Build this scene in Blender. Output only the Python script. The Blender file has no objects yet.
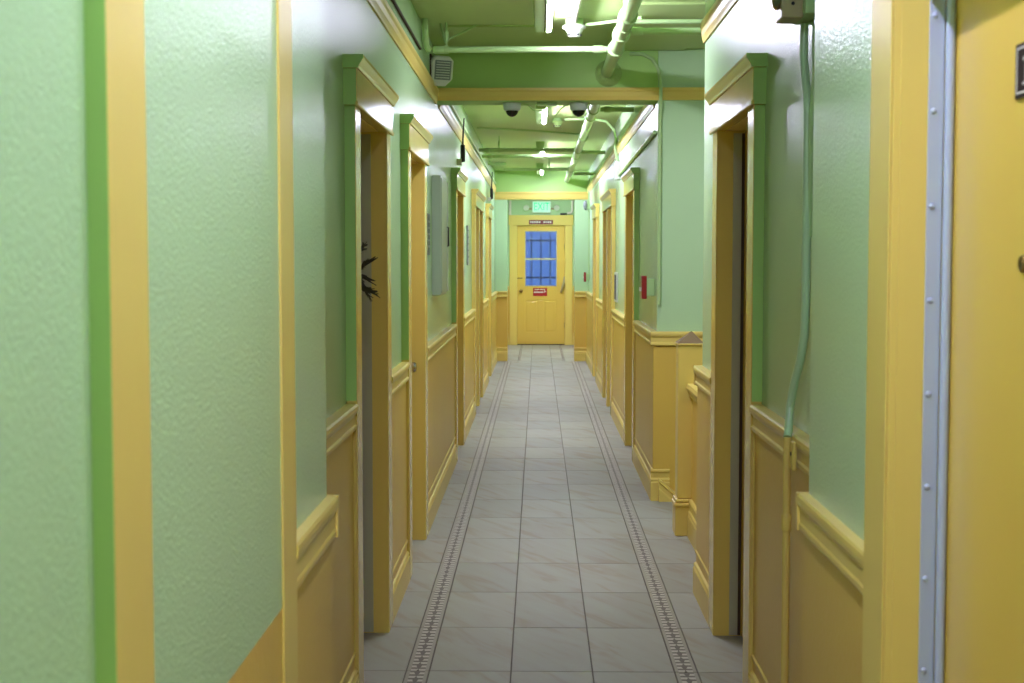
import bpy, math, random
from mathutils import Vector, Matrix
random.seed(7)
R = math.radians
scn = bpy.context.scene
COL = scn.collection

# ------------------------------------------------------------------ camera
cd = bpy.data.cameras.new('camera'); cam = bpy.data.objects.new('camera', cd); COL.objects.link(cam)
cd.sensor_width = 36.0; cd.lens = 1390 / 1024 * 36
cam.location = (-.053, 0, 1.54)
cam.rotation_euler = (R(90 - 3.417), 0, R(1.070))
cd.clip_start = .05; cd.clip_end = 200
cd.dof.use_dof = True; cd.dof.focus_distance = 6.5; cd.dof.aperture_fstop = 8.0
scn.camera = cam

# ------------------------------------------------------------------ world, exposure
w = bpy.data.worlds.new('daylight'); scn.world = w; w.use_nodes = True
bg = w.node_tree.nodes['Background']
bg.inputs[0].default_value = (.11, .25, .68, 1); bg.inputs[1].default_value = 1.0
vs = scn.view_settings
vs.view_transform = 'Standard'; vs.look = 'None'; vs.gamma = 1; vs.use_curve_mapping = False
vs.exposure = 0.0
TUBE = 290.0            # emission strength of the fluorescent tubes

# ------------------------------------------------------------------ materials
def lin(c):
    return tuple(((v / 255) / 12.92 if v / 255 <= .04045 else ((v / 255 + .055) / 1.055) ** 2.4) for v in c) + (1,)
MATS = {}
def mat(name, rgb, rough=.5, metal=0, spec=.5, bump=None, var=None, emit=None, trans=0, coat=0):
    m = bpy.data.materials.new(name); m.use_nodes = True; nt = m.node_tree; N = nt.nodes; L = nt.links
    p = N['Principled BSDF']; c = lin(rgb)
    p.inputs['Base Color'].default_value = c
    p.inputs['Roughness'].default_value = rough; p.inputs['Metallic'].default_value = metal
    p.inputs['Specular IOR Level'].default_value = spec
    if trans: p.inputs['Transmission Weight'].default_value = trans
    if coat: p.inputs['Coat Weight'].default_value = coat; p.inputs['Coat Roughness'].default_value = .12
    tc = N.new('ShaderNodeTexCoord')
    if var:
        n = N.new('ShaderNodeTexNoise'); n.inputs['Scale'].default_value = var[0]; n.inputs['Detail'].default_value = 4
        L.new(tc.outputs['Object'], n.inputs['Vector'])
        mx = N.new('ShaderNodeMix'); mx.data_type = 'RGBA'
        mx.inputs[6].default_value = tuple(v * (1 - var[1]) for v in c[:3]) + (1,)
        mx.inputs[7].default_value = tuple(min(1, v * (1 + var[1])) for v in c[:3]) + (1,)
        L.new(n.outputs['Fac'], mx.inputs[0]); L.new(mx.outputs[2], p.inputs['Base Color'])
    if bump:
        n2 = N.new('ShaderNodeTexNoise'); n2.inputs['Scale'].default_value = bump[0]; n2.inputs['Detail'].default_value = 3
        L.new(tc.outputs['Object'], n2.inputs['Vector'])
        b = N.new('ShaderNodeBump'); b.inputs['Strength'].default_value = bump[1]; b.inputs['Distance'].default_value = bump[2]
        L.new(n2.outputs['Fac'], b.inputs['Height']); L.new(b.outputs['Normal'], p.inputs['Normal'])
    if emit:
        p.inputs['Emission Color'].default_value = lin(emit[0]); p.inputs['Emission Strength'].default_value = emit[1]
    MATS[name] = m
    return m
GREEN = (179, 211, 161); YEL = (223, 199, 106)
mat('green_wall', GREEN, .24, spec=.16, bump=(150, .48, .0026), var=(2.5, .04))
mat('green_smooth', (170, 210, 118), .45, spec=.25, bump=(30, .12, .003), var=(3, .03))
mat('green_ceiling', (180, 203, 130), .4, bump=(25, .15, .003), var=(1.5, .06))
mat('green_pipe', (172, 204, 140), .34, spec=.35, bump=(40, .12, .002))
mat('yellow_gloss', YEL, .17, bump=(22, .12, .003), var=(3, .04))
mat('yellow_paint', YEL, .34, spec=.3, bump=(22, .12, .003), var=(3, .04))
mat('yellow_wainscot', (218, 184, 84), .36, spec=.35, bump=(60, .3, .003), var=(2, .05))
mat('yellow_door', (224, 190, 86), .26, bump=(14, .10, .003), var=(2, .03))
mat('grey_metal', (176, 188, 206), .4, 0, bump=(60, .05, .002))
mat('strip_dull', (172, 174, 150), .45)  # grey of the jamb strips with their shade mixed into the colour
mat('green_conduit', (182, 214, 168), .32)
mat('steel', (175, 172, 160), .25, 1)
mat('brass', (150, 120, 70), .35, 1)
mat('white_plastic', (206, 212, 196), .4)
mat('panel_grey', (158, 172, 146), .32, bump=(40, .06, .002))
mat('black_plastic', (20, 21, 24), .3)
mat('dark_glass', (12, 12, 14), .08)
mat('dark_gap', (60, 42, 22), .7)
mat('raw_wood', (116, 98, 66), .7, spec=.2, var=(14, .18))
mat('red_plastic', (150, 22, 22), .35)
mat('red_sign', (165, 26, 22), .4)
mat('red_dark', (110, 26, 30), .4)
mat('white_paint', (226, 220, 206), .4)
mat('cream_rail', (206, 200, 160), .4)
mat('brown_plate', (46, 32, 32), .65, spec=.2)
mat('plaque', (58, 62, 54), .5, var=(60, .5))
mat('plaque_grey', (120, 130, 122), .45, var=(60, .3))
mat('pine', (56, 56, 32), .7, var=(30, .3))
mat('grout', (104, 98, 86), .8, var=(20, .15))
mat('plaster_patch', (160, 190, 112), .6, bump=(30, .8, .02), var=(12, .15))
for nm, k in (('tube', 1.0), ('tube_dim', .80), ('tube_weak', .35), ('tube_bright', 1.5)):
    q = mat(nm, (255, 255, 255), .4, emit=((255, 255, 255), TUBE * k)); q.node_tree.nodes['Principled BSDF'].inputs['Emission Color'].default_value = (1.0, .97, 1.5 if nm == 'tube_dim' else 1.3, 1)
mat('exit_face', (190, 225, 200), .4, emit=((110, 225, 170), .5))
mat('exit_letters', (30, 190, 120), .4, emit=((20, 235, 140), 1.0))
mat('dome_white', (196, 206, 200), .4)
mat('beige_box', (176, 160, 118), .4)
mat('pane_glass', (225, 232, 245), .35, trans=1.0)
mat('iron_bars', (52, 60, 86), .5)
mat('sash', (190, 186, 150), .4)

def tile_material():
    m = bpy.data.materials.new('floor_tile'); m.use_nodes = True; nt = m.node_tree; N = nt.nodes; L = nt.links
    p = N['Principled BSDF']; p.inputs['Roughness'].default_value = .55; p.inputs['Specular IOR Level'].default_value = .28
    geo = N.new('ShaderNodeNewGeometry'); oi = N.new('ShaderNodeObjectInfo')
    mr0 = N.new('ShaderNodeMapping'); mr0.inputs['Rotation'].default_value = (0, 0, R(60)); mp = N.new('ShaderNodeMapping'); mp.inputs['Scale'].default_value = (1.5, 7, 1); L.new(mr0.outputs[0], mp.inputs['Vector'])
    ad = N.new('ShaderNodeVectorMath'); ad.operation = 'ADD'
    sc = N.new('ShaderNodeVectorMath'); sc.operation = 'SCALE'; sc.inputs['Scale'].default_value = 37
    cmb = N.new('ShaderNodeCombineXYZ'); L.new(oi.outputs['Random'], cmb.inputs[0]); L.new(oi.outputs['Random'], cmb.inputs[1])
    L.new(cmb.outputs[0], sc.inputs[0]); L.new(geo.outputs['Position'], ad.inputs[0]); L.new(sc.outputs[0], ad.inputs[1])
    L.new(ad.outputs[0], mr0.inputs['Vector'])
    n = N.new('ShaderNodeTexNoise'); n.inputs['Scale'].default_value = 1.3; n.inputs['Detail'].default_value = 5; n.inputs['Distortion'].default_value = .9
    L.new(mp.outputs[0], n.inputs['Vector'])
    cr = N.new('ShaderNodeValToRGB'); e = cr.color_ramp.elements
    e[0].position = .33; e[0].color = lin((150, 143, 122)); e[1].position = .66; e[1].color = lin((158, 160, 146))
    k = e.new(.46); k.color = lin((156, 155, 140))
    L.new(n.outputs['Fac'], cr.inputs[0])
    mr = N.new('ShaderNodeMapRange'); mr.inputs[3].default_value = .90; mr.inputs[4].default_value = 1.06
    L.new(oi.outputs['Random'], mr.inputs[0])
    mx = N.new('ShaderNodeMix'); mx.data_type = 'RGBA'; mx.blend_type = 'MULTIPLY'; mx.inputs[0].default_value = 1
    L.new(cr.outputs[0], mx.inputs[6]); L.new(mr.outputs[0], mx.inputs[7]); L.new(mx.outputs[2], p.inputs['Base Color'])
    MATS['floor_tile'] = m
tile_material()

def border_material():
    # decorative listello: printed band of fine light and dark dashes on a beige strip, runs along Y
    m = bpy.data.materials.new('border_tile'); m.use_nodes = True; nt = m.node_tree; N = nt.nodes; L = nt.links
    p = N['Principled BSDF']; p.inputs['Roughness'].default_value = .45
    tc = N.new('ShaderNodeTexCoord'); sp = N.new('ShaderNodeSeparateXYZ'); L.new(tc.outputs['Object'], sp.inputs[0])
    def M(op, a, b=None):
        q = N.new('ShaderNodeMath'); q.operation = op
        for i, v in enumerate((a, b)):
            if v is None: continue
            if isinstance(v, (int, float)): q.inputs[i].default_value = v
            else: L.new(v, q.inputs[i])
        return q.outputs[0]
    ax = M('ABSOLUTE', sp.outputs[0])
    inner = M('LESS_THAN', ax, .027)
    dash = M('GREATER_THAN', M('SINE', M('MULTIPLY', sp.outputs[1], 2 * math.pi / .0440)), -.1)
    wob = M('MULTIPLY', M('ADD', M('SINE', M('MULTIPLY', sp.outputs[1], 2 * math.pi / .0880)), 1.0), .0045)
    core = M('LESS_THAN', ax, M('ADD', wob, .0015))
    line = M('GREATER_THAN', ax, .0395)
    def mix(f, a, b):
        q = N.new('ShaderNodeMix'); q.data_type = 'RGBA'; L.new(f, q.inputs[0])
        for i, v in ((6, a), (7, b)):
            if isinstance(v, tuple): q.inputs[i].default_value = v
            else: L.new(v, q.inputs[i])
        return q.outputs[2]
    c = mix(dash, lin((92, 84, 72)), lin((184, 181, 166)))
    c = mix(core, c, lin((84, 76, 64)))
    c = mix(inner, lin((146, 142, 126)), c)
    c = mix(line, c, lin((104, 96, 84)))
    L.new(c, p.inputs['Base Color']); MATS['border_tile'] = m
border_material()

# ------------------------------------------------------------------ mesh helpers
class MB:
    def __init__(s): s.v = []; s.f = []; s.m = []
    def add(s, vs_, fs, mi=0):
        o = len(s.v); s.v += [tuple(v) for v in vs_]; s.f += [tuple(i + o for i in f) for f in fs]; s.m += [mi] * len(fs); return s
    def box(s, x0, x1, y0, y1, z0, z1, mi=0):
        x0, x1 = min(x0, x1), max(x0, x1); y0, y1 = min(y0, y1), max(y0, y1); z0, z1 = min(z0, z1), max(z0, z1)
        return s.add([(x0, y0, z0), (x1, y0, z0), (x1, y1, z0), (x0, y1, z0), (x0, y0, z1), (x1, y0, z1), (x1, y1, z1), (x0, y1, z1)],
                     [(0, 3, 2, 1), (4, 5, 6, 7), (0, 1, 5, 4), (1, 2, 6, 5), (2, 3, 7, 6), (3, 0, 4, 7)], mi)
    def loft(s, rings, mi=0, cap=True):
        n = len(rings[0]); o = len(s.v); vs_ = [p for r in rings for p in r]; fs = []
        for i in range(len(rings) - 1):
            for j in range(n):
                k = (j + 1) % n; fs.append((i * n + j, i * n + k, (i + 1) * n + k, (i + 1) * n + j))
        if cap: fs.append(tuple(range(n - 1, -1, -1))); fs.append(tuple((len(rings) - 1) * n + j for j in range(n)))
        return s.add(vs_, fs, mi)
    def tube(s, pts, r, n=10, mi=0):
        pts = [Vector(p) for p in pts]; rings = []
        up = None
        for i, p in enumerate(pts):
            t = (pts[min(i + 1, len(pts) - 1)] - pts[max(i - 1, 0)]).normalized()
            if up is None:
                up = Vector((0, 0, 1)) if abs(t.z) < .9 else Vector((1, 0, 0))
            a = t.cross(up).normalized(); b = a.cross(t).normalized(); up = b
            rr = r[i] if isinstance(r, (list, tuple)) else r
            rings.append([p + (a * math.cos(2 * math.pi * j / n) + b * math.sin(2 * math.pi * j / n)) * rr for j in range(n)])
        return s.loft(rings, mi)
    def lathe(s, c, axis, prof, n=20, mi=0):
        # prof: (distance along axis, radius)
        ax = Vector(axis).normalized(); a = ax.cross(Vector((0, 0, 1)) if abs(ax.z) < .9 else Vector((1, 0, 0))).normalized(); b = ax.cross(a)
        c = Vector(c)
        rings = [[c + ax * d + (a * math.cos(2 * math.pi * j / n) + b * math.sin(2 * math.pi * j / n)) * max(r, .0004) for j in range(n)] for d, r in prof]
        return s.loft(rings, mi)
    def extrude(s, prof, a, b, mi=0):
        # prof: closed list of offset vectors; a,b endpoints
        a = Vector(a); b = Vector(b)
        return s.loft([[a + Vector(q) for q in prof], [b + Vector(q) for q in prof]], mi)
    def build(s, name, mats, parent=None, bevel=0, smooth=False):
        me = bpy.data.meshes.new(name); me.from_pydata(s.v, [], s.f)
        for m in ([mats] if isinstance(mats, str) else mats): me.materials.append(MATS[m])
        me.polygons.foreach_set('material_index', s.m)
        import bmesh
        bm = bmesh.new(); bm.from_mesh(me); bmesh.ops.recalc_face_normals(bm, faces=bm.faces); bm.to_mesh(me); bm.free()
        if smooth:
            me.polygons.foreach_set('use_smooth', [True] * len(me.polygons))
            try: me.set_sharp_from_angle(angle=R(42))
            except Exception: pass
        me.update()
        o = bpy.data.objects.new(name, me); COL.objects.link(o)
        if bevel:
            md = o.modifiers.new('edge', 'BEVEL'); md.width = bevel; md.segments = 2; md.limit_method = 'ANGLE'; md.angle_limit = R(40)
        if parent is not None: put(o, parent)
        return o
def put(o, parent):
    o.parent = parent
    loc = parent.matrix_world.translation if parent.parent is None else None
    o.matrix_parent_inverse = parent_world(parent).inverted()
def parent_world(p):
    m = p.matrix_basis.copy()
    if p.parent: m = parent_world(p.parent) @ p.matrix_parent_inverse @ m
    return m
def tag(o, label, cat, group=None, kind=None):
    o['label'] = label; o['category'] = cat
    if group: o['group'] = group
    if kind: o['kind'] = kind
    return o
def thing(name, label, cat, loc=(0, 0, 0), group=None, kind=None):
    o = bpy.data.objects.new(name, None); COL.objects.link(o); o.location = loc; o.empty_display_size = .1
    return tag(o, label, cat, group, kind)
def struct(o, label, cat): return tag(o, label, cat, kind='structure')
def text_mesh(txt, size, depth, name, m, parent, matrix):
    cu = bpy.data.curves.new('t', 'FONT'); cu.body = txt; cu.size = size; cu.extrude = depth; cu.align_x = 'CENTER'; cu.align_y = 'CENTER'
    t = bpy.data.objects.new('t', cu); COL.objects.link(t); bpy.context.view_layer.update()
    me = bpy.data.meshes.new_from_object(t.evaluated_get(bpy.context.evaluated_depsgraph_get()))
    bpy.data.objects.remove(t); me.transform(matrix); me.name = name
    me.materials.clear(); me.materials.append(MATS[m])
    o = bpy.data.objects.new(name, me); COL.objects.link(o); put(o, parent); return o

# ------------------------------------------------------------------ plan of the corridor (metres, corridor axis = Y, x=0 centre)
WX = .70            # wall plane of the wide part
CF = .663           # face of casings and baseboards
CEIL = 2.85
SPLIT = .985        # yellow below, green above
YP = 2.98           # the passage is narrower before this
YB0, YB1 = 8.82, 9.07   # ceiling beam and stair return wall
YE0, YE1 = 20.87, 21.12  # far piers
YD = 24.8           # end wall
HEAD = 2.05         # top of door openings
NL, NR = -.51, .53  # narrow part wall planes
ST0 = 6.36          # stair opening starts
# doors: near inner edge, far inner edge
OPEN_L = [(4.80, 5.64), (6.70, 7.53), (10.55, 11.40), (13.70, 14.45), (14.62, 15.37), (17.30, 18.15)]
OPEN_R = [(4.80, 5.62), (10.55, 11.40), (13.70, 14.45), (14.62, 15.37), (17.30, 18.15)]
CW = .135

def wall_run(mb, sx, x0, y0, y1, opens, thick=.2, head=HEAD, wp=.022):
    """wall slab whose face is at x0; sx = outward direction; openings cut out; two paint colours"""
    xa, xb = x0, x0 + sx * thick
    cur = y0
    for a, b in opens:
        if a > cur: mb.box(xa - sx * wp, xb, cur, a, 0, SPLIT, 1); mb.box(xa, xb, cur, a, SPLIT, CEIL, 0)
        mb.box(xa, xb, a, b, head, CEIL, 0); cur = b
    if y1 > cur: mb.box(xa - sx * wp, xb, cur, y1, 0, SPLIT, 1); mb.box(xa, xb, cur, y1, SPLIT, CEIL, 0)
GW = ['green_wall', 'yellow_wainscot']
J = .025   # jamb board thickness
cut = lambda L_: [(a - J, b + J) for a, b in L_]

# walls
m = MB(); wall_run(m, -1, -WX, YP, YD, cut(OPEN_L), head=HEAD + J); wall_l = struct(m.build('wall_left', GW), 'long left corridor wall, green above and yellow below the chair rail', 'wall')
m = MB(); wall_run(m, 1, WX, YP, ST0, cut(OPEN_R[:1]), head=HEAD + J); wall_run(m, 1, WX, YB1, YD, cut(OPEN_R[1:]), head=HEAD + J)
wall_r = struct(m.build('wall_right', GW), 'long right corridor wall, green above and yellow below the chair rail', 'wall')
def near_wall(name, sx, x0, opens, label):
    m = MB(); wall_run(m, sx, x0, -4, YP, opens, thick=.45, head=(HEAD if sx < 0 else 2.015 + J), wp=.010)
    return struct(m.build(name, GW, bevel=.004), label, 'wall')
wall_nl = near_wall('wall_left_front', -1, NL, [(1.548, 2.35)], 'nearest left wall section, pale textured green, jutting into the corridor')
wall_nr = near_wall('wall_right_front', 1, NR, [(1.30 - J, 2.17 + J)], 'nearest right wall section with glossy green paint, jutting into the corridor')
m = MB(); m.box(WX - .022, 3.4, YB0 - .02, YB1, -1.6, SPLIT, 1); m.box(WX, 3.4, YB0, YB1, SPLIT, CEIL, 0)
wall_st = struct(m.build('wall_stair', GW, bevel=.004), 'green wall facing the camera beside the stair opening', 'wall')
m = MB(); m.box(WX + .2, 3.4, ST0 - .2, ST0, -1.6, SPLIT, 1); m.box(WX + .2, 3.4, ST0 - .2, ST0, SPLIT, CEIL, 0)
m.box(3.4, 3.6, ST0 - .2, YB1, -1.6, SPLIT, 1); m.box(3.4, 3.6, ST0 - .2, YB1, SPLIT, CEIL, 0)
struct(m.build('wall_stairwell', GW), 'green and yellow walls around the stairwell behind the low wall', 'wall')
m = MB(); m.box(-1.0, 1.0, -4.2, -4, 0, SPLIT, 1); m.box(-1.0, 1.0, -4.2, -4, SPLIT, CEIL, 0)
struct(m.build('wall_back', GW), 'wall closing the corridor behind the camera', 'wall')
# far piers and end wall
PL, PR = -.512, .495
for sx, nm, sd in ((-1, 'wall_pier_left', 'left'), (1, 'wall_pier_right', 'right')):
    m = MB(); pe = PL if sx < 0 else PR; m.box(pe, sx * WX, YE0, YE1, 0, SPLIT, 1); m.box(pe, sx * WX, YE0, YE1, SPLIT, 2.42, 0)
    struct(m.build(nm, GW, bevel=.004), 'short %s wall stub narrowing the corridor before the end door' % sd, 'wall')
DW = .425; DH = 2.13
m = MB()
m.box(-WX, -DW - J, YD, YD + .2, 0, SPLIT, 1); m.box(-WX, -DW - J, YD, YD + .2, SPLIT, CEIL, 0)
m.box(WX, DW + J, YD, YD + .2, 0, SPLIT, 1); m.box(WX, DW + J, YD, YD + .2, SPLIT, CEIL, 0)
m.box(-DW - J, DW + J, YD, YD + .2, DH + J, CEIL, 0)
struct(m.build('wall_end', GW), 'end wall around the yellow exit door', 'wall')

# ceiling, beams
m = MB(); m.box(-1.2, 1.2, -4.2, YD + .3, CEIL, CEIL + .15); m.box(1.2, 3.7, 5.9, 9.3, CEIL, CEIL + .15)
ceil = struct(m.build('ceiling', 'green_ceiling'), 'flat olive green painted ceiling', 'ceiling')
for (x0, x1, y) in ((-.56, -.03, 7.90), (.47, .86, 7.22)):
    m = MB(); m.box(x0, x1, y, 8.8, CEIL - .012, CEIL); m.build('patch_panel', 'green_ceiling', ceil)
m = MB(); m.tube([(-.66, 13.95, CEIL - .006), (-.1, 14.3, CEIL - .006), (.44, 14.75, CEIL - .006)], .012, 8); m.build('cable', 'green_pipe', ceil)
m = MB(); m.box(-WX, WX, YB0, YB1, 2.53, CEIL); beam1 = struct(m.build('beam_near', 'green_smooth', bevel=.005), 'deep green ceiling beam crossing the corridor with yellow moulding', 'beam')
m = MB(); m.box(-WX, WX, YE0, YE1, 2.42, CEIL); beam2 = struct(m.build('beam_far', 'green_smooth', bevel=.005), 'far green ceiling beam above the end door', 'beam')

# ------------------------------------------------------------------ mouldings
RAIL = [(-.002, .960), (.022, .960), (.029, .966), (.029, .976), (.023, .982), (.023, 1.010), (.027, 1.016), (.036, 1.022), (.040, 1.034), (.038, 1.044), (.030, 1.050), (-.002, 1.051)]
RAIL_W = [(.014 + d * .72 if d > 0 else d, z) for d, z in RAIL]
RAIL_H = [(d, z + .028) for d, z in RAIL_W]
BASE = [(-.002, 0), (.036, 0), (.036, .118), (.030, .124), (.034, .132), (.030, .140), (.020, .146), (.020, .180), (.027, .186), (.027, .196), (.016, .206), (-.002, .208)]
CORN = [(-.002, 2.515), (.014, 2.515), (.018, 2.528), (.026, 2.545), (.030, 2.572), (.038, 2.585), (.038, 2.604), (-.002, 2.606)]
CORN_S = [(d * .6, z - .005) for d, z in CORN]
def mould(parent, name, prof, x, sx, y0, y1, m_='yellow_paint'):
    """run along Y on the wall face x; sx points out of the wall into the corridor"""
    mb = MB(); mb.extrude([(sx * d, 0, z) for d, z in prof], (x, y0, 0), (x, y1, 0)); return mb.build(name, m_, parent)
def mould_x(parent, name, prof, y, sy, x0, x1, m_='yellow_paint'):
    mb = MB(); mb.extrude([(0, sy * d, z) for d, z in prof], (x0, y, 0), (x1, y, 0)); return mb.build(name, m_, parent)
def gaps(opens, y0, y1):
    out = []; cur = y0
    for a, b in opens:
        if a - CW > cur + .05: out.append((cur, a - CW))
        cur = b + CW
    out.append((cur, y1)); return out
base_l = struct(bpy.data.objects.new('baseboard_left', None), 'tall yellow moulded baseboard along the left wall', 'baseboard'); COL.objects.link(base_l)
base_r = struct(bpy.data.objects.new('baseboard_right', None), 'tall yellow moulded baseboard along the right wall', 'baseboard'); COL.objects.link(base_r)
for a, b in gaps(OPEN_L, YP, YE0):
    mould(wall_l, 'chair_rail', RAIL_W, -WX, 1, a, b); mould(base_l, 'baseboard_section', BASE, -WX, 1, a, b)
for seg in (gaps(OPEN_R[:1], YP, ST0), gaps(OPEN_R[1:], YB0 - .0, YE0)):
    for a, b in seg:
        mould(wall_r, 'chair_rail', RAIL_H if 8 < a < 9 else RAIL_W, WX, -1, a, b); mould(base_r, 'baseboard_section', BASE, WX, -1, a, b)
# returns of the rail around the end of the right wall
mould_x(wall_r, 'chair_rail', RAIL, ST0, 1, WX - .036, WX + .2)
for sx, x, wall in ((1, NL, wall_nl), (-1, NR, wall_nr)):
    spans = [(-3.9, 1.408), (2.478, YP)] if sx == 1 else [(-3.9, 1.16), (2.31, YP)]
    for a, b in spans:
        mould(wall, 'chair_rail', [(.010 + d * .37 if d > 0 else d, (z - .024) if sx > 0 else 1.036 - (1.051 - z) * .88) for d, z in RAIL], x, sx, a, b); mould(wall, 'baseboard_section', [(d * .6, z) for d, z in BASE], x, sx, a, b)
    mould_x(wall, 'chair_rail', [(.006 + d * .4 if d > 0 else d, (z - .024) if sx > 0 else 1.036 - (1.051 - z) * .88) for d, z in RAIL], YP, 1, x - sx * .15, x + sx * .024)
# cornices
mould(wall_l, 'cornice', CORN_S, -WX, 1, YP, YB0); mould(wall_l, 'cornice', CORN_S, -WX, 1, YB1, YE0)
mould(wall_r, 'cornice', CORN_S, WX, -1, YP, ST0); mould(wall_r, 'cornice', CORN_S, WX, -1, YB1, YE0)
CORN_B = [(d * .8, 2.532 + (z - 2.515) * .86) for d, z in CORN]
mould_x(beam1, 'cornice', CORN_B, YB0, -1, -WX, 2.6); mould_x(beam1, 'cornice', CORN_B, YB1, 1, -WX, WX)
mould_x(beam2, 'cornice', [(d, z - .07 if z > 2.56 else 2.42 + (z - 2.515) * 1.2) for d, z in CORN], YE0, -1, -WX, WX)
# stair return wall
mould_x(wall_st, 'chair_rail', RAIL_H, YB0, -1, WX - .040, 2.6)
mould_x(wall_st, 'baseboard_section', BASE, YB0, -1, WX - .034, .785)
sk = [(0, -d, z) for d, z in ((-.036, -.20), (.03, -.20), (.03, .02), (.022, .03), (.022, .06), (.03, .068), (.026, .085), (-.036, .09))]
m = MB(); m.loft([[Vector((.715, YB0 - .035, .06)) + Vector(q) for q in sk], [Vector((.715 + 1.2, YB0 - .035, .06 - 1.05)) + Vector(q) for q in sk]]); m.build('stair_skirt', 'yellow_paint', wall_st)
# piers
for sx in (-1, 1):
    wp = bpy.data.objects['wall_pier_left' if sx < 0 else 'wall_pier_right']
    mould_x(wp, 'chair_rail', RAIL, YE0, -1, (PL if sx < 0 else PR), sx * WX)
    mould_x(wp, 'baseboard_section', BASE, YE0, -1, (PL if sx < 0 else PR), sx * WX)
    we = bpy.data.objects['wall_end']
    mould_x(we, 'chair_rail', RAIL, YD, -1, sx * .57, sx * WX); mould_x(we, 'baseboard_section', BASE, YD, -1, sx * .57, sx * WX)

# ------------------------------------------------------------------ floor
m = MB(); m.box(-1.0, .92, -4.2, YD + .3, -.12, -.003)
floor = struct(m.build('floor', 'grout'), 'corridor floor of pale stone tiles with patterned border strips', 'floor')
G = .0022
tile_me = {}
def tile(x0, x1, y0, y1, mname='floor_tile'):
    key = (round(x1 - x0, 4), round(y1 - y0, 4), mname)
    if key not in tile_me:
        hx, hy = (x1 - x0) / 2 - G, (y1 - y0) / 2 - G; c = .0012
        mb = MB(); mb.loft([[(-hx, -hy, -.01), (hx, -hy, -.01), (hx, hy, -.01), (-hx, hy, -.01)], [(-hx, -hy, -c), (hx, -hy, -c), (hx, hy, -c), (-hx, hy, -c)],
                            [(-hx + c, -hy + c, 0), (hx - c, -hy + c, 0), (hx - c, hy - c, 0), (-hx + c, hy - c, 0)]])
        me = bpy.data.meshes.new('tile'); me.from_pydata(mb.v, [], mb.f); me.materials.append(MATS[mname]); tile_me[key] = me
    o = bpy.data.objects.new('border_tile' if mname == 'border_tile' else 'tile', tile_me[key]); COL.objects.link(o)
    o.location = ((x0 + x1) / 2, (y0 + y1) / 2, random.uniform(-.0004, .0002)); o.parent = floor
    return o
ROW = .6165; Y0T = 5.729
rows = [Y0T + ROW * k for k in range(-9, 32)]
rows = [y for y in rows if y < YE0 - .2] + [YE0]
T = .1524; B0, B1 = .4575, .5445
for a, b in zip(rows[:-1], rows[1:]):
    tile(-T, T, a, b); tile(-B0, -T, a, b); tile(T, B0, a, b)
    tile(-B1, -B0, a, b, 'border_tile'); tile(B0, B1, a, b, 'border_tile')
    if a > YP: tile(-.80, -B1, a, b); tile(B1, .80, a, b)
    if a < ST0 + .3 or a > YB0: continue
    tile(.80, .92, a, b)
vr = [YE0 + .65 * k for k in range(6)] + [YD + .05]
for a, b in zip(vr[:-1], vr[1:]):
    tile(-T, T, a, b); tile(-.325, -T, a, b); tile(T, .325, a, b)
    tile(-.355, -.325, a, b, 'border_tile'); tile(.325, .355, a, b, 'border_tile')
    tile(-.70, -.355, a, b); tile(.355, .70, a, b)

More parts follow.
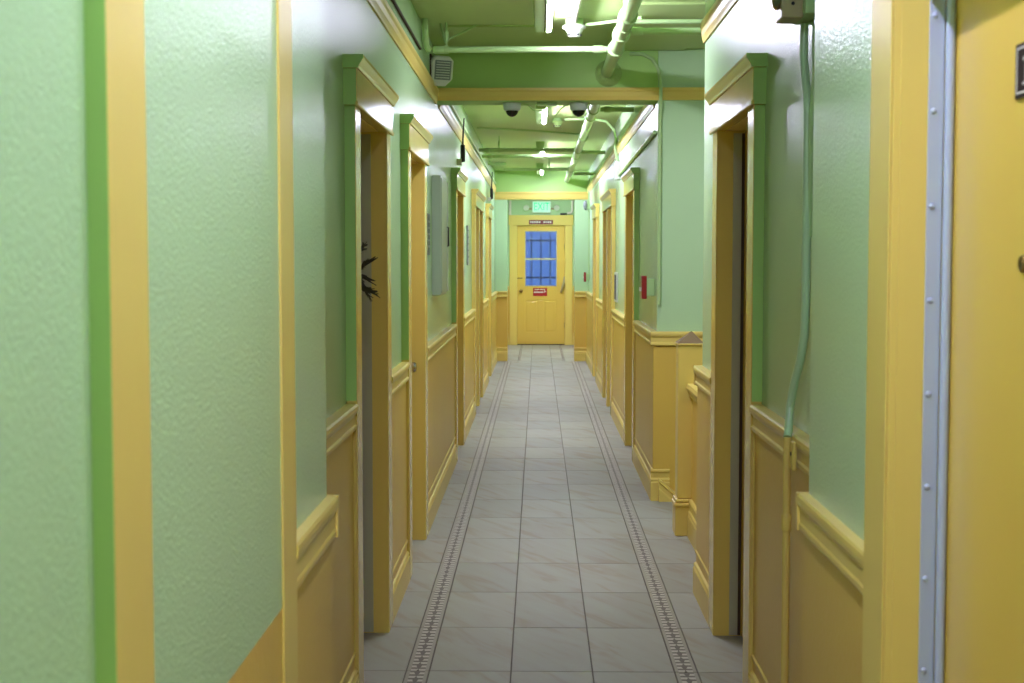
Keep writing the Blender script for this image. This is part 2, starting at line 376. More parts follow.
# ------------------------------------------------------------------ doors in the side walls
def casing_box(mb, sx, y0, y1, z0, z1, face=CF, back=WX):
    mb.box(sx * face, sx * back, y0, y1, z0, z1)
HPROF = [(0, 2.170), (.006, 2.170), (.010, 2.180), (.018, 2.192), (.024, 2.202), (.024, 2.214), (0, 2.214)]
def side_door(n, sx, opens, label, strip=False, face=CF, back=WX, knob=None, header=True, leaf_depth=.112, parent=None):
    y0, y1 = opens[0][0], opens[-1][1]
    root = thing('door_%d' % n, label, 'door', (sx * back, (y0 + y1) / 2, 0), kind='structure')
    gcol = ['yellow_gloss', 'green_smooth']
    # casings
    edges = [(y0 - CW, y0)] + [(opens[i][1], opens[i + 1][0]) for i in range(len(opens) - 1)] + [(y1, y1 + CW)]
    for a, b in edges:
        mb = MB(); casing_box(mb, sx, a, b, 0, HEAD, face, back)
        # outer edge of the near casing is overpainted in wall green above the rail
        o = mb.build('casing', gcol, root, bevel=.004)
        if a == y0 - CW and n not in (4, 5, 8, 9):
            mb2 = MB(); mb2.box(sx * (face + .002), sx * back, a - .0015, a, 1.06, HEAD); mb2.build('overpaint', 'green_smooth', o)
    # header board with cornice
    mb = MB(); casing_box(mb, sx, y0 - CW - .022, y1 + CW + .022, HEAD, 2.172, face - .008, back); hd = mb.build('header', 'yellow_gloss', root, bevel=.004)
    if n not in (4, 5, 8, 9): mb = MB(); mb.box(sx * (face - .006), sx * back, y0 - CW - .0235, y0 - CW - .022, HEAD, 2.172); mb.build('overpaint', 'green_smooth', hd)
    mb = MB(); mb.box(sx * (face - .013), sx * face, y0 - CW - .024, y1 + CW + .024, HEAD - .002, HEAD + .013); mb.build('bead', 'yellow_gloss', hd, bevel=.004)
    hb = MB(); f = face - .008
    pr = [(-sx * d if d else 0, z) for d, z in HPROF]
    hb.extrude([(sx * f + dx if dx else sx * back, 0, z) for dx, z in pr], (0, y0 - CW - .036, 0), (0, y1 + CW + .036, 0))
    hb.build('head_cornice', 'yellow_gloss', hd, bevel=.002)
    if n not in (4, 5, 8, 9): hb = MB(); hb.extrude([(sx * f + dx if dx else sx * back, 0, z) for dx, z in pr], (0, y0 - CW - .0375, 0), (0, y0 - CW - .0361, 0)); hb.build('overpaint', 'green_smooth', hd)
    # jambs, stop, leaf
    inner = back + .075
    for a, b in opens:
        for ya, yb in ((a - J, a + .002), (b - .002, b + J)):
            mb = MB(); mb.box(sx * (face + .004), sx * (back + .16), ya, yb, 0, HEAD); mb.build('jamb', 'yellow_paint', root)
        mb = MB(); mb.box(sx * back, sx * (back + .16), a - J, b + J, HEAD, HEAD + J); mb.build('jamb', 'yellow_paint', root)
        mb = MB(); mb.box(sx * (face + leaf_depth), sx * (face + leaf_depth + .044), a + .003, b - .003, .008, HEAD - .003)
        leaf = mb.build('leaf', 'yellow_door', root, bevel=.003)
        if strip:
            mb = MB(); mb.box(sx * (face + .066), sx * (face + (.100 if sx > 0 else .1118)), b - .006, b - .002, .004, HEAD - .01)
            g = mb.build('strike_guard', 'strip_dull', root, bevel=.001); g['label'] = 'grey metal guard strip on the jamb'
            if sx < 0: continue
            mb = MB(); mb.box(sx * (face + .1005), sx * (face + .112), b - .006, b, .004, HEAD - .01); mb.build('door_seal', 'dark_gap', root)  # dark strip painting in the shaded gap beside the leaf
        if knob:
            ky = b - .07
            mb = MB(); mb.lathe((sx * (face + leaf_depth), ky, .955), (-sx, 0, 0), [(0, .03), (.008, .03), (.010, .012), (.035, .012), (.042, .026), (.055, .029), (.066, .022), (.070, .0)], 16)
            mb.build('knob', 'steel', leaf, smooth=True)
    return root
side_door(1, -1, OPEN_L[0:1], 'nearest left panelled-header door opening with a pine wreath', strip=True)
side_door(2, -1, OPEN_L[1:2], 'yellow left door between the wreath door and the grey electric panel', knob=True)
side_door(3, -1, OPEN_L[2:3], 'yellow left door past the grey electric panel, under the larger black antenna')
side_door(4, -1, OPEN_L[3:5], 'pair of narrow left doors sharing one wide yellow header')
side_door(5, -1, OPEN_L[5:6], 'last yellow left door before the corridor end, under the small black antenna')
side_door(6, 1, OPEN_R[0:1], 'yellow right door nearest the stair opening, with grey metal strip', strip=True)
side_door(7, 1, OPEN_R[1:2], 'yellow right door just past the red fire alarm pull')
side_door(8, 1, OPEN_R[2:4], 'pair of narrow right doors sharing one wide yellow header')
side_door(9, 1, OPEN_R[4:5], 'last yellow right door before the corridor end')

# nearest right door, partly out of frame
def near_right_door():
    face, back = .493, NR
    y0, y1 = 1.30, 2.17; HD = 2.015
    root = thing('door_10', 'large yellow door at the right edge with screwed grey metal strip', 'door', (NR, 1.7, 0), kind='structure')
    for a, b in ((y0 - .14, y0), (y1, y1 + .145)):
        mb = MB(); mb.box(face, back, a, b, 0, HD); mb.box(face - .004, face, a + (.0 if a > 2 else .115), b - (.115 if a > 2 else 0), 0, HD)
        mb.build('casing', 'yellow_paint', root, bevel=.003)
    mb = MB(); mb.box(face, back, y0 - .14, y1 + .145, HD, 2.165); mb.build('header', 'yellow_paint', root, bevel=.004)
    mb = MB(); mb.extrude([(face - d if d else back, 0, z) for d, z in HPROF], (0, y0 - .17, 0), (0, y1 + .175, 0)); mb.build('head_cornice', 'yellow_paint', root)
    for ya, yb in ((y0 - J, y0 + .002), (y1 - .002, y1 + J)):
        mb = MB(); mb.box(face + .012, back + .2, ya, yb, 0, HD); mb.build('jamb', 'yellow_paint', root)
    mb = MB(); mb.box(back, back + .2, y0 - J, y1 + J, HD, HD + J); mb.build('jamb', 'yellow_paint', root)
    mb = MB(); mb.box(.5465, .570, y1 - .005, y1 - .002, .004, HD - .01); st = mb.build('strike_guard', 'grey_metal', root, bevel=.001); st['label'] = 'grey metal strip with round screw heads'
    for k in range(14):
        z = 1.766 - .1455 * (k - 1)
        if not 0 < z < HD - .05: continue
        mb = MB(); mb.lathe((.5545, y1 - .005, z), (0, -1, 0), [(0, .0048), (.0012, .0046), (.0026, .003), (.003, 0)], 12); mb.build('screw', 'grey_metal', st, smooth=True)
    mb = MB(); mb.tube([(.5775, y1 - .0095, .004), (.5775, y1 - .0095, HD - .01)], .0072, 10); mb.build('weatherstrip', 'grey_metal', root, smooth=True)
    mb = MB(); mb.box(.581, .60, y1 - .004, y1 - .002, .004, HD - .01); mb.build('door_seal', 'dark_gap', root)  # thin dark strip standing in for shade at the leaf edge
    mb = MB(); mb.box(.5855, .634, y0 + .003, y1 - .0045, .008, HD - .003); leaf = mb.build('leaf', 'yellow_door', root, bevel=.003)
    # peephole
    mb = MB(); mb.lathe((.5855, 1.838, 1.533), (-1, 0, 0), [(0, .012), (.004, .012), (.006, .010), (.006, .006), (.003, .0)], 18); pe = mb.build('peephole', 'brass', leaf, smooth=True)
    mb = MB(); mb.lathe((.5817, 1.838, 1.533), (-1, 0, 0), [(0, .007), (.001, .005), (.0012, 0)], 14); mb.build('lens', 'dark_glass', root)
    return root, leaf
door10, leaf10 = near_right_door()
pl = thing('number_plate', 'dark brown room number plate with white border on the nearest right door', 'sign', (.5855, 1.83, 1.75))
mb = MB(); mb.box(.5815, .5855, 1.7301, 1.8801, 1.751, 1.823); mb.build('plate', 'brown_plate', pl, bevel=.001)
mb = MB()
for (a, b, c, d) in ((1.762, 1.900, 1.8150, 1.8175), (1.762, 1.900, 1.7565, 1.759), (1.8980, 1.9005, 1.7565, 1.8175), (1.762, 1.7645, 1.7565, 1.8175)): mb.box(.5808, .5815, a + -0.0269, b + -0.0269, c, d)
mb.build('border_line', 'white_paint', pl)
mb = MB(); mb.box(.5808, .5815, 1.8361, 1.8411, 1.769, 1.804); mb.box(.5808, .5815, 1.8311, 1.8491, 1.767, 1.7705); mb.box(.5808, .5815, 1.8401, 1.8491, 1.799, 1.803); mb.build('digit', 'white_paint', pl)

# sealed door on the near left
sd = thing('door_11', 'blocked-up left doorway, flat panel painted green over yellow between yellow casings', 'door', (NL, 1.92, 0), kind='structure')
for a, b in ((1.408, 1.548), (2.350, 2.478)):
    mb = MB(); mb.box(NL, -.488, a, b, 0, 2.19); mb.build('casing', 'yellow_paint', sd, bevel=.002)
mb = MB(); mb.box(NL, -.4885, 1.4065, 1.408, 1.06, 2.19); mb.build('overpaint', 'green_smooth', sd)
mb = MB(); mb.box(NL, -.488, 1.548, 2.350, HEAD, 2.19); mb.build('header', 'yellow_paint', sd, bevel=.003)
mb = MB(); mb.box(NL - .05, -.492, 1.548, 2.350, 0, .94, 1); mb.box(NL - .05, -.492, 1.548, 2.350, .94, HEAD, 0); mb.build('infill_panel', GW, sd)

# ------------------------------------------------------------------ end door
ed = thing('door_12', 'yellow exit door at the corridor end with barred blue window', 'door', (0, YD, 0), kind='structure')
for sx in (-1, 1):
    mb = MB(); mb.box(sx * DW, sx * .56, YD - .03, YD, 0, DH); mb.build('casing', 'yellow_paint', ed, bevel=.004)
    mb = MB(); mb.box(sx * DW, sx * (DW + J), YD - .02, YD + .2, 0, DH); mb.build('jamb', 'yellow_paint', ed)
mb = MB(); mb.box(-.575, .575, YD - .036, YD, DH, 2.31); mb.build('header', 'yellow_paint', ed, bevel=.004)
mb = MB(); mb.box(-DW - J, DW + J, YD, YD + .2, DH, DH + J); mb.build('jamb', 'yellow_paint', ed)
# leaf built of stiles, rails and two lower panels around the window
LY0, LY1 = YD + .03, YD + .075
wx, wz0, wz1 = .285, 1.045, 2.03
leaf = MB()
for a, b, c, d in ((-DW + .001, -wx, .012, DH - .001), (wx, DW - .001, .012, DH - .001), (-wx, wx, wz1, DH - .001), (-wx, wx, .80, wz0), (-wx, wx, .012, .22), (-.045, .045, .22, .80)):
    leaf.box(a, b, LY0, LY1, c, d)
lf = leaf.build('leaf', 'yellow_door', ed, bevel=.003)
for sx in (-1, 1):
    mb = MB(); mb.box(sx * .045, sx * wx, LY0 + .014, LY0 + .03, .22, .80); mb.build('door_panel', 'yellow_door', lf)
    mb = MB(); mb.box(sx * .075, sx * (wx - .03), LY0 + .006, LY0 + .016, .25, .77); mb.build('door_panel', 'yellow_door', lf, bevel=.005)
for a, b, c, d in ((-wx, -wx + .014, wz0, wz1), (wx - .014, wx, wz0, wz1), (-wx, wx, wz0, wz0 + .014), (-wx, wx, wz1 - .014, wz1)):
    mb = MB(); mb.box(a, b, LY0 - .006, LY0 + .012, c, d); mb.build('glazing_bead', 'sash', lf)
mb = MB(); mb.box(-wx, wx, LY0 + .001, LY1 - .004, 1.515, 1.548); mb.build('sash_bar', 'sash', lf)
for a, b in ((wz0, 1.515), (1.548, wz1)):
    mb = MB(); mb.box(-wx, wx, LY0 + .02, LY0 + .026, a, b); mb.build('pane', 'pane_glass', lf)
for x in (-.172, 0, .165):
    mb = MB(); mb.tube([(x, LY1 + .03, wz0 - .05), (x, LY1 + .03, wz1 + .05)], .010, 8); mb.build('window_bar', 'iron_bars', lf)
for z in (1.20, 1.86):
    mb = MB(); mb.box(-wx - .05, wx + .05, LY1 + .04, LY1 + .055, z - .013, z + .013); mb.build('window_bar', 'iron_bars', lf)
mb = MB(); mb.lathe((-.356, LY0, .96), (0, -1, 0), [(0, .032), (.008, .032), (.01, .012), (.03, .012), (.036, .026), (.05, .03), (.062, .02), (.066, 0)], 18); kn = mb.build('knob', 'brass', lf, smooth=True)
mb = MB(); mb.box(-.44, -.33, LY0 - .004, LY0, 1.18, 1.20); mb.build('latch_plate', 'brass', lf)
mb = MB(); mb.tube([(.425, LY0 - .02, 1.215), (.41, LY0 - .05, 1.13), (.37, LY0 - .055, .98), (.355, LY0 - .02, .945)], .019, 8); mb.build('pull_handle', 'beige_box', lf, smooth=True)
for z in (.35, 1.75):
    mb = MB(); mb.box(DW - .012, DW - .002, LY0 - .01, LY0, z - .05, z + .05); mb.build('hinge', 'brass', lf)
for a, b, c, d in ((-DW, -DW + .03, 0, DH), (DW - .03, DW, 0, DH), (-DW, DW, DH - .03, DH)):
    mb = MB(); mb.box(a, b, LY1 + .001, LY1 + .02, c, d); mb.build('door_stop', 'yellow_paint', ed)
mb = MB(); mb.box(-DW, DW, YD - .02, YD + .12, 0, .012); mb.build('threshold', 'dark_gap', ed)

# signs at the end door
s1 = thing('exit_door_sign', 'small red sign with white lettering on the end door below its window', 'sign', (0, LY0, .94))
mb = MB(); mb.box(-.142, .11, LY0 - .005, LY0, .872, 1.015); mb.build('plate', 'red_sign', s1)
mb = MB()
for x0, x1, z0, z1 in ((-.11, -.03, .982, .996), (-.02, .05, .982, .996), (-.125, .045, .930, .950), (.058, .068, .93, 1.0), (.068, .092, .945, .958)): mb.box(x0, x1, LY0 - .0058, LY0 - .005, z0, z1)
mb.build('lettering', 'white_paint', s1)['kind'] = 'stuff'
s2 = thing('header_sign', 'narrow dark red sign strip on the header above the end door', 'sign', (0, YD - .036, 2.18))
mb = MB(); mb.box(-.214, .213, YD - .040, YD - .036, 2.145, 2.222); mb.build('plate', 'red_dark', s2)
mb = MB()
x = -.19
while x < .18:
    wd = random.choice((.018, .026, .03))
    if not (-.03 < x < .02): mb.box(x, x + wd, YD - .0406, YD - .040, 2.170, 2.200)
    x += wd + .012
mb.build('lettering', 'white_paint', s2)['kind'] = 'stuff'
ex = thing('exit_sign', 'lit green and white exit sign with two lamp heads above the end door', 'exit sign', (0, YD, 2.45))
mb = MB(); mb.box(-.161, .177, YD - .06, YD, 2.347, 2.558); mb.build('housing', 'white_plastic', ex, bevel=.006)
mb = MB(); mb.box(-.148, .164, YD - .064, YD - .06, 2.36, 2.545); mb.build('face', 'exit_face', ex)
text_mesh('EXIT', .19, .001, 'lettering', 'exit_letters', ex, Matrix.Translation((.008, YD - .0655, 2.452)) @ Matrix.Rotation(R(90), 4, 'X') @ Matrix.Diagonal((.72, 1.05, 1, 1)))
for sx in (-1, 1):
    mb = MB(); mb.tube([(.008 + sx * .165, YD - .03, 2.42), (.008 + sx * .25, YD - .03, 2.42)], .014, 8); a = mb.build('lamp_arm', 'beige_box', ex)
    mb = MB(); mb.lathe((.008 + sx * .27, YD - .02, 2.45), (0, -1, -.25), [(0, .03), (.02, .045), (.06, .052), (.075, .05), (.078, 0)], 16); mb.build('lamp_head', 'white_plastic', ex, smooth=True)
# conduits on the end wall
c1 = MB(); c1.tube([(-.552, YD - .03, 2.31), (-.552, YD - .03, 2.84)], .024, 8)
tag(c1.build('wall_conduit', 'white_paint', smooth=True), 'pale vertical conduit above the left corner of the end door header', 'conduit', 'conduits beside the exit sign')
c1 = MB(); c1.tube([(.555, YD - .03, 2.84), (.555, YD - .03, 2.40), (.545, YD - .03, 2.36), (.52, YD - .03, 2.345), (.465, YD - .03, 2.342)], .024, 8)
tag(c1.build('wall_conduit', 'white_paint', smooth=True), 'pale vertical conduit with an elbow above the right corner of the end door header', 'conduit', 'conduits beside the exit sign')
c1 = MB(); c1.box(.34, .46, YD - .05, YD, 2.312, 2.345)
tag(c1.build('door_contact', 'black_plastic', bevel=.008), 'small black door contact sitting on the end door header', 'sensor')

# ------------------------------------------------------------------ stair opening: newel post, low wall, steps
np_ = thing('newel_post', 'square yellow newel post with brown wooden cap at the stair opening', 'post', (.79, 7.74, 0))
px0, px1, py0, py1 = .722, .862, 7.67, 7.81
mb = MB(); mb.box(px0, px1, py0, py1, .208, 1.062); mb.build('shaft', 'yellow_paint', np_, bevel=.006)
mb = MB(); mb.box(px0 - .012, px1 + .012, py0 - .012, py1 + .012, 0, .165); mb.build('plinth', 'yellow_paint', np_, bevel=.006)
for z, e in ((.165, .018), (.187, .010)):
    mb = MB(); mb.box(px0 - e, px1 + e, py0 - e, py1 + e, z, z + .02); mb.build('plinth_moulding', 'yellow_paint', np_, bevel=.006)
mb = MB(); mb.box(px0 - .006, px1 + .006, py0 - .006, py1 + .006, 1.062, 1.072); mb.build('cap_board', 'yellow_paint', np_, bevel=.002)
mb = MB(); e = .004; cx, cy = (px0 + px1) / 2, (py0 + py1) / 2
mb.add([(px0 - e, py0 - e, 1.072), (px1 + e, py0 - e, 1.072), (px1 + e, py1 + e, 1.072), (px0 - e, py1 + e, 1.072), (cx + .01, cy, 1.138)], [(0, 3, 2, 1), (0, 1, 4), (1, 2, 4), (2, 3, 4), (3, 0, 4)]); mb.build('cap', 'raw_wood', np_)
m = MB(); m.box(.802, .90, ST0, 7.67, 0, .80)
lw = struct(m.build('wall_low', 'yellow_wainscot', bevel=.004), 'low yellow parapet wall between the newel post and the wall end', 'wall')
LC = [(-.002, .775), (.012, .775), (.020, .785), (.020, .800), (.030, .812), (.036, .83), (.030, .850), (-.10, .852), (-.10, .80), (-.002, .80)]
mould(lw, 'cap_rail', LC, .802, -1, ST0 + .035, 7.665); mould(lw, 'baseboard_section', [(d * .7, z) for d, z in BASE], .802, -1, ST0, 7.655)
m = MB()
for k in range(8):
    m.box(.92 + .27 * k, .92 + .27 * (k + 1), ST0, YB0, -1.6, -.18 * (k + 1) + .0)
struct(m.build('stairs', 'raw_wood'), 'flight of steps going down behind the newel post', 'stairs')

# ------------------------------------------------------------------ ceiling lights
def tube_light(ya, yb, label, x=.0, z=2.785, m_='tube', tilt=16):
    t = thing('tube_light', label, 'ceiling light', (x, (ya + yb) / 2, CEIL), 'fluorescent tube lights down the corridor ceiling')
    mb = MB(); mb.extrude([(x - .078, 0, CEIL), (x - .070, 0, 2.772), (x - .020, 0, 2.772), (x - .020, 0, z + .019), (x + .012, 0, z + .019), (x + .020, 0, CEIL)], (0, ya - .03, 0), (0, yb + .03, 0)); mb.build('housing', 'green_pipe', t)
    for y, d in ((ya - .012, -1), (yb + .012, 1)):
        mb = MB(); mb.box(x - .021, x + .014, y - .012, y + .012, z - .016, z + .03); mb.build('socket', 'green_pipe', t, bevel=.003)
    arc = lambda a0, a1, r: [(x + r * math.cos(R(a)), 0, z + r * math.sin(R(a))) for a in [a0 + (a1 - a0) * k / 8 for k in range(9)]]
    mb = MB(); mb.extrude(arc(-90 - 66 + tilt, -90 + 66 + tilt, .0185), (0, ya, 0), (0, yb, 0)); mb.build('tube', m_, t, smooth=True)
    mb = MB(); mb.extrude(arc(-90 + 66 + tilt + .5, 270 - 66 + tilt - .5, .0188), (0, ya, 0), (0, yb, 0)); mb.build('tube_back', 'white_plastic', t, smooth=True)
    return t
tube_light(-3.1, -1.9, 'bare tube light behind the camera')
tube_light(.95, 2.15, 'bare tube light overhead just in front of the camera', m_='tube_dim', tilt=-20)
tube_light(6.9, 8.1, 'bare tube light under the stairwell ceiling to the right', x=1.75, m_='tube_weak')
tube_light(6.44, 7.64, 'bare white tube light at the top of the picture before the near beam', tilt=42)
tube_light(11.6, 12.8, 'bare tube light seen just under the near beam between the dome cameras')
tube_light(15.75, 17.0, 'bare tube light seen crossed by two pipes deep in the corridor')
tube_light(19.3, 20.5, 'bare tube light glowing against the far beam', m_='tube_dim')
tube_light(22.3, 23.5, 'bare tube light in the end bay over the exit door', m_='tube_bright')

# ------------------------------------------------------------------ sprinkler pipes
def coupling(mb, c, axis, r, l): mb.lathe(c, axis, [(-l, r), (-l, r * 1.0), (-l + .006, r * 1.25), (l - .006, r * 1.25), (l, r)], 14)
MX, MZ = .377, 2.70
mp = thing('sprinkler_main', 'thick pale green sprinkler main running along the right of the ceiling', 'pipe', (MX, 8, MZ))
mb = MB(); mb.tube([(MX, -3.9, MZ), (MX, YB0, MZ)], .036, 14); mb.build('pipe', 'green_pipe', mp, smooth=True)
mb = MB(); mb.tube([(MX, YB1, MZ), (MX, YE0, MZ)], .036, 14); mb.build('pipe', 'green_pipe', mp, smooth=True)
for y in (6.75, 7.30, 7.81, 10.95, 11.5, 13.4, 15.0, 15.9, 18.2):
    mb = MB(); coupling(mb, (MX, y, MZ), (0, 1, 0), .037, .045); mb.build('coupling', 'green_pipe', mp, smooth=True)
for y in (7.02, 12.4, 16.6):
    mb = MB(); mb.tube([(MX, y, MZ + .03), (MX, y, CEIL)], .006, 8); mb.lathe((MX, y, MZ), (0, 1, 0), [(-.014, .037), (-.014, .041), (.014, .041), (.014, .037)], 16); mb.build('hanger', 'green_pipe', mp, smooth=True)
mb = MB(); mb.lathe((MX + .01, YB0, MZ), (0, -1, 0), [(0, .085), (.012, .075), (.03, .055), (.05, .042)], 14); mb.build('plaster_collar', 'plaster_patch', mp, smooth=True)
def cross_pipe(y, z, x0, x1, r, label, hang=(), cl=(), mname='green_pipe'):
    t = thing('branch_pipe', label, 'pipe', ((x0 + x1) / 2, y, z), 'branch pipes crossing under the ceiling')
    mb = MB(); mb.tube([(x0, y, z), (x1, y, z)], r, 12); mb.build('pipe', mname, t, smooth=True)
    for x in hang:
        mb = MB(); mb.tube([(x, y, z), (x, y, CEIL)], .006, 8); mb.lathe((x, y, z), (1, 0, 0), [(-.012, r), (-.012, r + .006), (.012, r + .006), (.012, r)], 12)
        mb.lathe((x, y, z + .07), (0, 0, 1), [(-.03, .006), (-.03, .013), (.03, .013), (.03, .006)], 8); mb.build('hanger', mname, t, smooth=True)
    for x in cl:
        mb = MB(); coupling(mb, (x, y, z), (1, 0, 0), r, .03); mb.build('coupling', mname, t, smooth=True)
    return t
cross_pipe(7.81, 2.70, -.64, MX - .047, .0175, 'pale green branch pipe crossing in front of the near beam', hang=(-.565,), cl=(-.605, .28))
cross_pipe(7.17, 2.695, MX + .047, 2.6, .018, 'thicker pale branch pipe running right into the stairwell', cl=(.45,))
cross_pipe(7.3, 2.765, MX + .047, 2.6, .012, 'thinner pale branch pipe running right into the stairwell above a thicker one')
cross_pipe(10.95, 2.70, MX + .054, .695, .020, 'short branch pipe to the right wall just behind the near beam', cl=(.49,))
cross_pipe(15.0, 2.70, -.69, MX - .047, .022, 'nearer of two parallel branch pipes crossing the third tube light', hang=(-.47,), cl=(-.6,))
cross_pipe(15.9, 2.70, -.69, MX - .047, .022, 'farther of two parallel branch pipes crossing the third tube light', cl=(-.6,))
cross_pipe(15.45, 2.71, MX + .047, .69, .02, 'short branch pipe to the right wall deep in the corridor')
cross_pipe(18.2, 2.70, -.50, MX - .047, .02, 'farthest full branch pipe crossing before the far beam', hang=(.09,))
cross_pipe(18.6, 2.665, MX + .047, .69, .02, 'farthest short branch pipe to the right wall before the far beam')
cross_pipe(17.8, 2.745, -.69, -.46, .02, 'short stub pipe at the left wall near the far beam')
# elbow of the first branch at the left wall
t = thing('pipe_elbow', 'green pipe elbow rising to the ceiling at the left wall by the speaker', 'pipe', (-.66, 7.75, 2.7))
mb = MB(); mb.tube([(-.66, 7.81, 2.70), (-.672, 7.79, 2.715), (-.675, 7.75, 2.74), (-.672, 7.68, 2.80), (-.672, 7.68, CEIL)], .018, 10); mb.build('pipe', 'green_pipe', t, smooth=True)
mb = MB(); mb.tube([(-.60, 7.85, CEIL), (-.575, 7.85, 2.75), (-.555, 7.86, 2.765), (-.47, 7.9, 2.815), (-.40, 7.9, CEIL)], .006, 8); mb.build('brace', 'green_pipe', t, smooth=True)
mb = MB(); mb.tube([(-.692, YP, 2.675), (-.692, 7.6, 2.675)], .0075, 8)
tag(mb.build('wall_cable', 'dark_gap', smooth=True), 'thin dark cable running along the left wall above the yellow moulding', 'cable')
mb = MB(); mb.tube([(-.69, YB1, 2.66), (-.69, YE0, 2.66)], .012, 8)
tag(mb.build('wall_conduit', 'green_pipe', smooth=True), 'green conduit along the left wall above the moulding beyond the near beam', 'conduit')

# ------------------------------------------------------------------ smoke detectors, cameras, speaker
def detector(x, y, label, s=1.0, m_='white_plastic'):
    t = thing('smoke_detector', label, 'smoke detector', (x, y, CEIL), 'ceiling smoke detectors')
    mb = MB(); mb.lathe((x, y, CEIL), (0, 0, -1), [(0, .05 * s), (.035 * s, .05 * s)], 20); mb.build('junction_box', 'green_pipe', t, smooth=True)
    mb = MB(); mb.lathe((x, y, CEIL - .035 * s), (0, 0, -1), [(0, .062 * s), (.008 * s, .066 * s), (.018 * s, .062 * s), (.022 * s, .05 * s), (.034 * s, .044 * s), (.042 * s, .036 * s), (.062 * s, .030 * s), (.064 * s, 0)], 24); b = mb.build('body', m_, t, smooth=True)
    for k in range(8):
        a = 2 * math.pi * k / 8 - math.pi / 2 - .2
        mb = MB(); c = Vector((x + .0345 * s * math.cos(a), y + .0345 * s * math.sin(a), CEIL - .087 * s)); mb.box(c.x - .006, c.x + .006, c.y - .006, c.y + .006, c.z - .004, c.z + .004); mb.build('vent_slot', 'black_plastic', b)
    return t
detector(.145, 7.72, 'white domed smoke detector beside the nearest tube light')
detector(.125, 13.1, 'smaller smoke detector at the end of the tube light behind the near beam', .85, 'green_ceiling')
mb = MB(); mb.tube([(.15, 4.6, CEIL - .02), (.15, 6.2, CEIL - .02), (.153, 6.9, CEIL - .02), (.145, 7.45, CEIL - .022), (.145, 7.66, CEIL - .02)], .014, 10)
tag(mb.build('ceiling_conduit', 'white_paint', smooth=True), 'white conduit along the ceiling leading to the nearest smoke detector', 'conduit')
mb = MB(); mb.tube([(.21, 7.72, CEIL - .03), (MX - .03, 7.62, CEIL - .03), (.5, 7.5, CEIL - .03)], .009, 8)
tag(mb.build('ceiling_conduit', 'green_pipe', smooth=True), 'thin green conduit from the smoke detector across above the sprinkler main', 'conduit')
mb = MB(); mb.tube([(.19, 12.9, CEIL - .03), (.45, 12.9, CEIL - .03), (.57, 12.9, CEIL - .05), (.645, 12.9, CEIL - .13), (.665, 12.9, CEIL - .23), (.655, 12.9, 2.56), (.68, 12.9, 2.44)], .012, 8)
tag(mb.build('ceiling_conduit', 'green_pipe', smooth=True), 'green conduit curving down the right wall to the white strobe box', 'conduit')

def dome(x, label):
    y = 8.94
    t = thing('dome_camera', label, 'camera', (x, y, 2.5), 'dome cameras under the near beam')
    mb = MB(); mb.lathe((x, y, 2.53), (0, 0, -1), [(0, .058), (.004, .06), (.006, .057), (.038, .055), (.046, .05), (.05, .042)], 24); mb.build('base', 'dome_white', t, smooth=True)
    mb = MB(); mb.lathe((x, y, 2.482), (0, 0, -1), [(0, .040)] + [(.040 * math.sin(a), .040 * math.cos(a)) for a in (R(q) for q in (15, 30, 45, 60, 75, 88))], 24); mb.build('lens_dome', 'dark_glass', t, smooth=True)
dome(-.22, 'left white dome camera with black lens under the near beam')
dome(.205, 'right white dome camera with black lens under the near beam')
jb = thing('cable_box', 'flat junction plate under the near beam between the two dome cameras', 'junction box', (0, 8.94, 2.530))
mb = MB(); mb.box(-.06, .065, 8.90, 8.98, 2.514, 2.530); mb.build('plate', 'green_pipe', jb, bevel=.004)
mb = MB(); mb.tube([(-.165, 8.94, 2.518), (-.12, 8.94, 2.517), (-.085, 8.94, 2.485), (-.045, 8.94, 2.478), (-.01, 8.94, 2.485), (.0, 8.94, 2.515)], .004, 6)
mb.tube([(.15, 8.94, 2.518), (.12, 8.94, 2.514), (.085, 8.94, 2.485), (.06, 8.95, 2.450)], .004, 6); mb.build('wire', 'green_pipe', jb, smooth=True)

# horn speaker at the left
hs = thing('horn_speaker', 'grey louvred alarm speaker on the left wall under the near branch pipe', 'speaker', (-.68, 8.42, 2.68))
mb = MB(); mb.box(-.70, -.69, 8.36, 8.52, 2.62, 2.76); mb.build('back_box', 'dark_gap', hs, bevel=.004)
def hx(u, v, d):   # face plane turned towards the camera and floor
    c = Vector((-.632, 8.40, 2.665)); n = Vector((.45, -.85, -.18)).normalized(); a = Vector((0, 0, 1)).cross(n).normalized(); b = n.cross(a)
    return c + a * u + b * v + n * d
def oct_(s, d): return [hx(s * u, s * v, d) for u, v in ((-.072, -.06), (-.03, -.095), (.03, -.092), (.074, -.05), (.074, .06), (.045, .085), (-.05, .085), (-.072, .055))]
mb = MB(); mb.loft([oct_(.8, -.07), oct_(1.0, -.02), oct_(1.0, .0), oct_(.9, .012)]); mb.build('body', 'white_plastic', hs, bevel=.004)
for k in range(7):
    v = -.045 + .015 * k
    mb = MB(); mb.loft([[hx(u, v + dv, d) for u, dv, d in ((-.042, -.004, .008), (.046, -.004, .008), (.046, .004, .02), (-.042, .004, .02))], [hx(u, v + dv, d) for u, dv, d in ((-.042, -.002, .006), (.046, -.002, .006), (.046, .006, .018), (-.042, .006, .018))]]); mb.build('louvre', 'white_plastic', hs)
mb = MB(); mb.loft([[hx(u, v, .0125) for u, v in ((-.05, -.055), (.055, -.055), (.055, .06), (-.05, .06))], [hx(u, v, .0145) for u, v in ((-.05, -.055), (.055, -.055), (.055, .06), (-.05, .06))]]); mb.build('grille_backing', 'plaque_grey', hs)  # grey plate standing in for the shade behind the louvres

